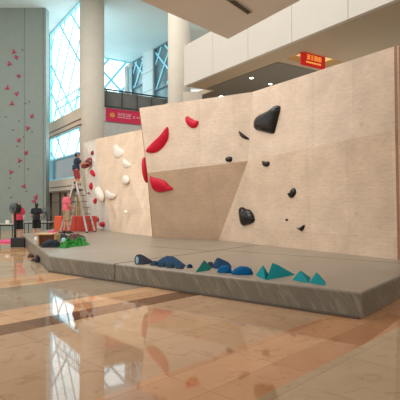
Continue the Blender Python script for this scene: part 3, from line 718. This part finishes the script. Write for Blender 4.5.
# ================================================================== people
def remesh(mb, name, mat, parent, vox, smooth_it=2):
    o = mb.build(name, mat, parent)
    md = o.modifiers.new('r', 'REMESH'); md.mode = 'VOXEL'; md.voxel_size = vox
    if smooth_it:
        sm = o.modifiers.new('s', 'SMOOTH'); sm.iterations = smooth_it; sm.factor = .5
    dg = bpy.context.evaluated_depsgraph_get(); dg.update()
    me = bpy.data.meshes.new_from_object(o.evaluated_get(dg)); old = o.data
    o.modifiers.clear(); o.data = me; bpy.data.meshes.remove(old)
    me.materials.clear(); me.materials.append(mat)
    for p in me.polygons: p.use_smooth = True
    return o
def V(*a): return Vector(a)
def person(loc, rz, scale, label, pose, clothes, cap=None, female=False):
    """local frame: +Y the way the person faces, +X their right hand"""
    rt = root('person', loc, label, 'person', 'people at the wall')
    R = Matrix.Translation(loc) @ Matrix.Rotation(rz, 4, 'Z') @ Matrix.Scale(scale, 4)
    J = dict(pelvis=V(0, 0, .93), waist=V(0, .0, 1.06), chest=V(0, .0, 1.25), neck=V(0, -.01, 1.42), head=V(0, .015, 1.545),
             sR=V(.17, -.01, 1.37), sL=V(-.17, -.01, 1.37), eR=V(.225, -.02, 1.10), eL=V(-.225, -.02, 1.10), wR=V(.23, .06, .87), wL=V(-.23, .06, .87),
             hR=V(.09, 0, .90), hL=V(-.09, 0, .90), kR=V(.10, .02, .48), kL=V(-.10, .02, .48), aR=V(.105, -.02, .085), aL=V(-.105, -.02, .085),
             face=V(0, 1, 0))
    J.update({k: V(*v) for k, v in pose.items()})
    T = {k: R @ v for k, v in J.items() if k != 'face'}; s = scale
    Rr = R.to_3x3().normalized()
    face = (Rr @ J['face']).normalized(); side = face.cross(UP).normalized(); hup = side.cross(face).normalized()
    fwd = Rr @ V(0, 1, 0); rgt = Rr @ V(1, 0, 0)
    b = MB()
    L = lambda p, q, r1, r2: b.limb(p, q, r1*s, r2*s, 10)
    ov = Rr.to_4x4()
    b.ball(T['pelvis'], s, 14, .155, .105, .12, ov); b.ball(T['waist'], s, 14, .135, .095, .12, ov); b.ball(T['chest'], s, 14, .155, .105, .17, ov)
    L(T['sR'], T['sL'], .06, .06); L(T['neck']-UP*.03*s, T['head'], .052, .05)
    for q in 'RL':
        L(T['s'+q], T['e'+q], .052, .040); L(T['e'+q], T['w'+q], .040, .026)
        L(T['h'+q], T['k'+q], .085, .055); L(T['k'+q]-fwd*.0, T['k'+q].lerp(T['a'+q], .35)-fwd*.02*s, .054, .054); L(T['k'+q].lerp(T['a'+q], .3)-fwd*.015*s, T['a'+q], .052, .034)
        L(T['a'+q]-UP*.045*s-fwd*.03*s, T['a'+q]-UP*.055*s+fwd*.15*s, .035, .026)
        # hand: palm, four fingers and a thumb
        d = (T['w'+q]-T['e'+q]).normalized(); sg_ = 1 if q == 'R' else -1
        th = (fwd-d*fwd.dot(d)); th = th.normalized() if th.length > .2 else (UP-d*UP.dot(d)).normalized()
        nin = d.cross(th)*sg_; nin = nin if nin.dot(rgt*-sg_) > 0 else -nin
        w = T['w'+q]
        for k_ in range(3): L(w+th*(.02*(k_-1))*s, w+d*.085*s+th*(.024*(k_-1))*s, .016, .014)
        for k_, ln in enumerate((.072, .080, .074, .058)):
            p0 = w+d*.085*s+th*(.033-.022*k_)*s; p1 = p0+(d+nin*.25).normalized()*ln*.55*s; p2 = p1+(d+nin*.9).normalized()*ln*.45*s
            L(p0, p1, .0095, .0088); L(p1, p2, .0088, .0078)
        p0 = w+d*.03*s+th*.03*s; p1 = p0+(d*.7+th*.75).normalized()*.045*s; p2 = p1+(d*.9+th*.3+nin*.3).normalized()*.032*s
        L(p0, p1, .012, .0105); L(p1, p2, .0105, .009)
    # head: skull, jaw, nose, ears
    hc = T['head']; hm = Matrix((side, face, hup)).transposed().to_4x4()
    b.ball(hc+hup*.02*s, s, 16, .076, .095, .10, hm); b.ball(hc-hup*.05*s+face*.025*s, s, 14, .055, .062, .066, hm)
    b.limb(hc+face*.092*s+hup*.01*s, hc+face*.108*s-hup*.022*s, .010*s, .014*s, 8)
    for sd in (-1, 1): b.ball(hc+side*.078*s*sd-face*.005*s-hup*.005*s, s, 10, .012, .022, .032, hm)
    body = remesh(b, 'body', M['skin'], rt, .0085)
    for sd in (-1, 1): MB().ball(hc+face*.087*s+side*.032*s*sd+hup*.012*s, .011*s, 8).build('eye', M['eye'], rt, smooth=True)
    MB().ball(hc+face*.083*s-hup*.058*s, s, 8, .022, .008, .007, hm).build('mouth', M['lips'], rt, smooth=True)
    h = MB(); h.ball(hc+hup*.032*s-face*.016*s, s, 16, .087, .100, .098, hm); h.ball(hc-hup*.03*s-face*.055*s, s, 12, .068, .050, .075, hm)
    if female: h.limb(hc-face*.07*s, hc-face*.06*s-hup*.12*s, .06*s, .05*s)
    remesh(h, 'hair', M['hair'], rt, .011)
    if cap:
        c = MB(); c.ball(hc+hup*.062*s-face*.008*s, s, 16, .092, .108, .082, hm); c.ball(hc+hup*.055*s+face*.12*s, s, 14, .07, .075, .012, hm)
        remesh(c, 'cap', cap, rt, .010)
    sh = MB(); LS = lambda p, q, r1, r2: sh.tube(p, q, r1*s, r2*s, 14)
    sh.ball(T['chest'], s, 16, .178, .125, .185, ov); sh.ball(T['waist'], s, 16, .162, .12, .14, ov)
    pel = T['pelvis']; sh.tube(pel-UP*.02*s, T['waist']+UP*.05*s, .165*s, .15*s, 20)
    sh.limb(T['sR'], T['sL'], .072*s, .072*s, 12)
    sh.ball(T['neck']-UP*.045*s, .07*s, 12)
    for q in 'RL':
        e = T['s'+q].lerp(T['e'+q], .72); LS(T['s'+q], e, .070, .072)
    remesh(sh, 'shirt', clothes['shirt'], rt, .011)
    st = MB()
    st.tube(pel-UP*.06*s, pel+UP*.10*s, .158*s, .150*s, 20); st.ball(pel-UP*.03*s, s, 14, .165, .125, .11, ov)
    for q in 'RL':
        e = T['h'+q].lerp(T['k'+q], .92); st.tube(T['h'+q], e, .100*s, .098*s, 14)
    remesh(st, 'shorts', clothes['shorts'], rt, .011)
    for q in 'RL':
        fo = MB(); a_ = T['a'+q]; dr = fwd
        fo.limb(a_-UP*.035*s-fwd*.04*s, a_-UP*.045*s+fwd*.14*s, .044*s, .036*s, 12); fo.limb(a_-UP*.045*s, a_+UP*.01*s, .046*s, .042*s, 12)
        fo.box(a_-UP*.084*s-fwd*.085*s-rgt*.042*s, fwd*.27*s, rgt*.084*s, UP*.03*s)
        remesh(fo, 'shoe', clothes['shoe'], rt, .010)
    return rt, T

# the watcher on the mat, turned towards the ladder
p = at_mat(66.5, 233.4)
person(p, math.radians(-48), 1.05, 'person in pink T-shirt and khaki shorts on the mat looking up at the ladder',
       dict(face=(.2, .85, .42), wR=(.17, .22, 1.02), eR=(.23, .02, 1.10), kL=(-.10, .04, .48), aL=(-.12, -.05, .085), aR=(.11, .03, .085)), dict(shirt=M['pshirt'], shorts=M['khaki'], shoe=M['shoe']))
# the worker on the ladder
LAD = at_mat(77, 232.5)
lp = Vector((P(76, 190, 20.0).x, 20.0, 2.16))
person(lp, math.radians(-62), 1.0, 'person in cap, navy T-shirt and red shorts on the ladder drilling into the wall',
       dict(eR=(.24, .20, 1.16), wR=(.10, .42, 1.20), sR=(.17, .03, 1.36), sL=(-.16, .02, 1.36), eL=(-.21, .22, 1.20), wL=(-.06, .43, 1.28), face=(0, .95, .12), chest=(0, .02, 1.25), neck=(0, .02, 1.42), head=(0, .05, 1.55), kR=(.10, .09, .5), aR=(.10, .0, .085), kL=(-.10, .07, .5), aL=(-.10, -.02, .085)), dict(shirt=M['navyc'], shorts=M['shortr'], shoe=M['shoe']), cap=M['capb'])
# cordless drill in the worker's hands
Rw = Matrix.Translation(lp) @ Matrix.Rotation(math.radians(-62), 4, 'Z')
dr = root('power_drill', Rw @ V(.02, .52, 1.2), 'dark cordless drill held by the worker on the ladder', 'drill')
MB().tube(Rw @ V(.02, .44, 1.30), Rw @ V(.02, .58, 1.315), .028, .026).build('motor_housing', M['black'], dr, smooth=False)
MB().limb(Rw @ V(.02, .50, 1.29), Rw @ V(.02, .47, 1.16), .022, .022).build('grip', M['dred'], dr, smooth=True)
MB().box(Rw @ V(-.02, .42, 1.10), Rw.to_3x3() @ V(.08, 0, 0), Rw.to_3x3() @ V(0, .11, 0), UP*.06).build('battery', M['black'], dr)
MB().tube(Rw @ V(.02, .58, 1.315), Rw @ V(.02, .66, 1.325), .014, .006).build('chuck', M['alu'], dr)
# two people standing on the marble floor
g = G(18.6, 241.3)
person(g, math.radians(-150), 1.0, 'person in crimson T-shirt and black shorts standing behind the drum fan', dict(aR=(.12, .05, .085), wL=(-.17, .2, 1.0)), dict(shirt=M['hot'], shorts=M['blackc'], shoe=M['shoew']), female=True)
g = G(36.6, 239.3)
person(g, math.radians(5), .98, 'person in black T-shirt and shorts facing the grey wall, back turned', dict(wR=(.2, .18, .95), wL=(-.2, .16, .95)), dict(shirt=M['bshirt'], shorts=M['blackc'], shoe=M['shoew']), female=True)

# ================================================================== step ladder
def ladder():
    Yc = 20.0
    top = Vector((P(77.6, 184, Yc).x, Yc, 2.50)); rd = Vector((.28, .96, 0)).normalized()   # rung direction
    Lb, Rb = at_mat(60.3, 233.3), at_mat(91.5, 232.2)
    Lb = Vector((Lb.x, Yc-.1, MZ)); Rb = Vector((Rb.x, Yc, MZ))
    r_ = root('step_ladder', Vector((top.x, Yc, MZ)), 'aluminium folding step ladder standing open on the grey mat', 'ladder')
    for base, sgn in ((Lb, -1), (Rb, 1)):
        for k_ in (-1, 1):
            bt = base+rd*.33*k_; tp = top+rd*.22*k_+V(.06*sgn, 0, 0)
            q_ = MB().bar(bt+UP*.03, tp, .055, .07).build('rail', M['alu'], r_)
            MB().box(bt-V(.045, .045, 0), V(.09, 0, 0), V(0, .09, 0), UP*.05).build('rubber_foot', M['black'], q_)
        for i in range(1, 8):
            f = i/8.0; a_ = (base-rd*.33).lerp(top-rd*.22+V(.06*sgn, 0, 0), f); b_ = (base+rd*.33).lerp(top+rd*.22+V(.06*sgn, 0, 0), f)
            MB().bar(a_, b_, .075, .03).build('rung', M['rungs'], r_)
    m = MB(); m.box(top-rd*.25-V(.11, 0, .02), V(.22, 0, 0), rd*.5, UP*.05); m.build('top_cap', M['alu'], r_)
    for k_ in (-1, 1):
        MB().bar(Lb.lerp(top, .5)+rd*.28*k_, Rb.lerp(top, .5)+rd*.28*k_, .02, .012).build('spreader_bar', M['alu'], r_)
    for k_ in (-1, 1): MB().ball(top+rd*.24*k_, .05, 10).build('hinge', M['black'], r_, smooth=True)
ladder()

# ================================================================== fans
def fan(base, z, r, label, boxed, facing, mat):
    r_ = root('drum_fan' if boxed else 'pedestal_fan', base, label, 'fan')
    c = base+UP*z+(V(-.13, -.02, 0) if boxed else V(0, 0, 0)); ax = Vector(facing).normalized()
    if boxed:
        w = .52
        MB().box(base-V(w/2, .2, 0), V(w, 0, 0), V(0, .4, 0), UP*.34).build('base_box', M['black'], r_, bevel=.02)
        pl = base+V(-.17, 0, 0)
        MB().tube(pl+UP*.3, pl+UP*(z-.1), .045).build('pole', M['black'], r_); MB().tube(pl+UP*(z-.12), c-ax*.1, .05).build('yoke', M['black'], r_)
        MB().tube(c-ax*.12, c+ax*.02, r*.9, r*.98, 28).build('drum', M['black'], r_)
    else:
        MB().tube(base, base+UP*.05, .24, .2, 20).build('base', M['black'], r_); MB().tube(base+UP*.04, c, .025).build('pole', M['black'], r_)
        MB().ball(c-ax*.08, .09, 12).build('motor', M['black'], r_, smooth=True)
    m = MB()
    for k_, f in enumerate((1, .8, .6, .4, .2)): m.torus(c+ax*(.13+.04*(1-f)), ax, r*f, .008, 24, 5)
    sx_ = ax.cross(UP).normalized()
    for i in range(16):
        a_ = 2*math.pi*i/16; d = sx_*math.cos(a_)+UP*math.sin(a_); m.bar(c+ax*.14, c+ax*.13+d*r, .008)
    if not boxed: m.torus(c-ax*.1, ax, r, .008, 24, 5)
    m.build('guard', mat, r_)
    for i in range(4):
        a_ = 2*math.pi*i/4+.4; d = sx_*math.cos(a_)+UP*math.sin(a_); e = ax.cross(d)
        MB().prism([c+ax*.1+d*.03, c+ax*.125+d*r*.88-e*r*.28, c+ax*.125+d*r*.92+e*r*.2, c+ax*.11+d*.05+e*.04], ax*.008).build('blade', mat, r_)
    MB().ball(c+ax*.13, .05, 12).build('hub', M['black'], r_, smooth=True)
fb = G(17.4, 247.3)
fan(fb+V(.0, .2, 0), 1.42, .205, 'black drum fan on a pole with a boxy black base', True, (-.55, -.8, .12), M['greyfan'])
fan(G(47.3, 235.5), 1.12, .31, 'grey pedestal fan behind the plywood crate', False, (-.3, -.95, .1), M['greyfan'])

# ================================================================== tables, barrier, crate and things on the left
def table(a_, w, d, h, label, legs=4):
    r_ = root('folding_table', a_, label, 'table')
    MB().box(a_+UP*(h-.03), V(w, 0, 0), V(0, d, 0), UP*.03).build('table_top', M['table'], r_, bevel=.008)
    for x in (.06, w-.06):
        for y in (.06, d-.06): MB().tube(a_+V(x, y, 0), a_+V(x, y, h-.03), .022, seg=8).build('leg', M['rail'], r_)
    for y in (.06, d-.06): MB().bar(a_+V(.06, y, h-.08), a_+V(w-.06, y, h-.08), .03, .05).build('apron', M['rail'], r_)
    return r_
ta = G(-6, 239.5); ta = Vector((ta.x, ta.y, 0))
table(ta, .86, .55, .70, 'dark-legged table beside the fan with a white roll on it')
tb = Vector(((23-CX)/F*25.5, 25.5, 0)); table(tb, 1.5, .7, .62, 'pale long table against the tall grey wall')
tr = Vector(((7-CX)/F*21.2, 21.25, .70))
rr = root('paper_roll', tr, 'white paper roll standing on the dark-legged table', 'roll')
m = MB(); m.tube(tr, tr+UP*.16, .085, .08, 16); m.build('roll_body', M['white'], rr)
MB().tube(tr+UP*.158, tr+UP*.163, .025, seg=10).build('core', M['brown'], rr)
fm = G(-8, 243.2)
mt = MB().box(fm, V(.86, 0, 0), V(0, 1.2, 0), UP*.07).build('foam_mat', M['pinkmat'], bevel=.015); tag(mt, 'flat pink foam mat on the marble floor by the fan', 'mat')
# red barrier
q0, q1 = at_mat(54, 231.4), at_mat(96.2, 231.0)
q0 = Vector((q0.x, 20.8, MZ)); q1 = Vector((q1.x, 20.8, MZ)); q1.x = (96.3-CX)/F*20.8; q0.x = (54-CX)/F*20.8
bl = root('padded_barrier', (q0+q1)/2, 'low red padded barrier standing behind the ladder', 'barrier')
d = q1-q0; cuts = [0, .19, .21+.31, .86, 1]
for i in range(4):
    MB().box(q0+d*cuts[i]+d*.003, d*(cuts[i+1]-cuts[i]-.006), V(0, .14, 0), UP*.69).build('pad', M['orange'] if i == 0 else M['barrier'], bl, bevel=.03)
# open plywood crate
k0 = at_mat(37.6, 246); w, dp, hh = .48, .6, .35
cr = root('plywood_crate', k0, 'open plywood crate on its side at the mat corner', 'crate')
def ply(m_, nm, mt=M['crate']): return m_.build(nm, mt, cr, uv=(k0, V(1, 0, 0), V(0, .5, 1)))
ply(MB().box(k0+UP*(hh-.03)-V(.14, .05, 0), V(w+.10, 0, 0), V(0, dp, 0), UP*.03), 'top_board')
ply(MB().box(k0, V(.03, 0, 0), V(0, .5, 0), UP*(hh-.03)), 'side_board'); ply(MB().box(k0+V(w, 0, 0), V(.03, 0, 0), V(0, .5, 0), UP*(hh-.03)), 'side_board')
ply(MB().box(k0+V(.03, .12, 0), V(w-.03, 0, 0), V(0, .03, 0), UP*(hh-.03)), 'front_board', M['cratein'])
# heaps of cloth
def heap(x0, x1, yb, yt, mat, name, label, cat, seed, deep=.6, lump=.5):
    return mound(x0, x1, yb, yt, mat, label, .5, deep, seed, lump, name, None, cat)
heap(39.5, 60, 247.6, 240.6, M['darkcloth'], 'dark_garment', 'dark crumpled garment lying in front of the crate', 'cloth', 31, .35)
def crumple(pts, hgt, mat, name, label, cat, seed, n=26, r=10):
    """crumpled sheet over an outline on the mat"""
    loop = smooth_loop([onmat(*p) for p in pts], 4); cen = sum(loop, Vector())/len(loop); m = MB(); rows = []
    N = len(loop)
    for k_ in range(r):
        f = k_/(r-1)*.94; row = []
        for i, p in enumerate(loop):
            q_ = p.lerp(cen, f); hz = hgt*math.sin(min(1, f*1.5)*math.pi/2)*(.6+1.0*noise.noise(q_*5+Vector((seed, 0, 0)))+.8*noise.noise(q_*12)) if k_ else -.004
            row.append(m.bm.verts.new(q_+UP*max(.006 if k_ else -.004, hz)))
        rows.append(row)
    for a_, b_ in zip(rows, rows[1:]):
        for i in range(N): m.bm.faces.new((a_[i], a_[(i+1) % N], b_[(i+1) % N], b_[i]))
    m.bm.faces.new(rows[-1]); m.bm.faces.new(rows[0][::-1])
    o = m.build(name, mat, smooth=False); tag(o, label, cat); return o
crumple([(56.5, 247.6), (64, 248.6), (72, 247.2), (80, 246.4), (89, 245.2), (90, 243.6), (82, 242.6), (74, 243.2), (66, 243.4), (60, 244.6)], .17, M['green'], 'plastic_sheet', 'bright green crumpled sheet on the grey mat', 'sheet', 3)
crumple([(77, 243.6), (86, 242.6), (86.5, 240.2), (81, 239.4), (77, 240.8)], .12, M['dgreen'], 'tarpaulin', 'dark teal-green bundle behind the bright green sheet', 'sheet', 8)
crumple([(66, 241.2), (76, 240.4), (86, 239.6), (84, 236.4), (76, 235.2), (68, 236.0)], .12, M['browncloth'], 'canvas_bag', 'dark brown flattened bag behind the green sheet', 'bag', 12)
crumple([(56, 240.8), (66, 241.2), (69, 237.6), (64, 235.8), (57, 237.4)], .16, M['darkcloth'], 'rucksack', 'dark bundle by the crate, below the pink-shirted watcher', 'bag', 15)
mound(60.6, 66, 241.6, 237.8, M['sky'], 'pale blue plastic bottle pack beside the green sheet', .5, .6, 21, .2, 'plastic_pack', None, 'pack')
mound(47, 55.6, 233.6, 230.6, M['pinkmat'], 'small pink bag in front of the red barrier', .5, .5, 23, .2, 'pink_bag', None, 'bag')
mound(33.6, 37.2, 240.2, 236.8, M['white'], 'white plastic bag at the far mat corner', .5, .6, 25, .3, 'plastic_bag', None, 'bag')
# small clutter on the marble by the mat corner
mound(27.2, 33.4, 257.6, 253.6, M['brown'], 'brown lump-shaped hold on the marble, furthest from the mat', .4, .6, 41, .3, 'climbing_hold', 'loose holds on the marble', z=0)
mound(31, 35.6, 261.4, 258.2, M['brown'], 'small brown hold lying nearest the viewer by the mat corner', .5, .6, 43, .3, 'climbing_hold', 'loose holds on the marble', z=0)
mound(34.4, 39.6, 262.6, 255.2, M['black'], 'black knobbly hold leaning beside the mat corner', .5, .6, 45, .35, 'climbing_hold', 'loose holds on the marble', z=0)

# ================================================================== light, sky, camera
wd_ = bpy.data.worlds.new('daylight'); sc.world = wd_; wd_.use_nodes = True
bg = wd_.node_tree.nodes['Background']; bg.inputs[0].default_value = (1.0, .965, .91, 1); bg.inputs[1].default_value = 1.05
def area(name, loc, target, size, power, col):
    l = bpy.data.lights.new(name, 'AREA'); l.shape = 'RECTANGLE'; l.size, l.size_y = size; l.energy = power; l.color = col
    o = bpy.data.objects.new(name, l); COL.objects.link(o); o.location = loc
    o.rotation_euler = (Vector(target)-Vector(loc)).to_track_quat('-Z', 'Y').to_euler(); return o
area('skylight', (-6, 14, 15), (-2, 15, 0), (12, 12), 900, (1, .97, .92))
area('warm_fill', (-9, 6, 9), (1, 13, 2.5), (6, 4), 350, (1, .93, .84))  # unseen warm fill aimed at the plywood walls
area('soffit_fill', SP(6, 4.5, 2.5), SP(6, 4.5, 9), (9, 3), 130, (1, .92, .8))  # added lamp hidden behind the wall, brightens the balcony soffit
cam = bpy.data.cameras.new('camera'); co = bpy.data.objects.new('camera', cam); COL.objects.link(co)
co.location = (0, 0, H); co.rotation_euler = (math.radians(90), 0, 0)
cam.sensor_width = 36; cam.lens = F/400*36; cam.shift_y = (HY-200)/400; cam.clip_end = 200
sc.camera = co
sc.view_settings.view_transform = 'Standard'; sc.view_settings.look = 'None'; sc.view_settings.exposure = 0
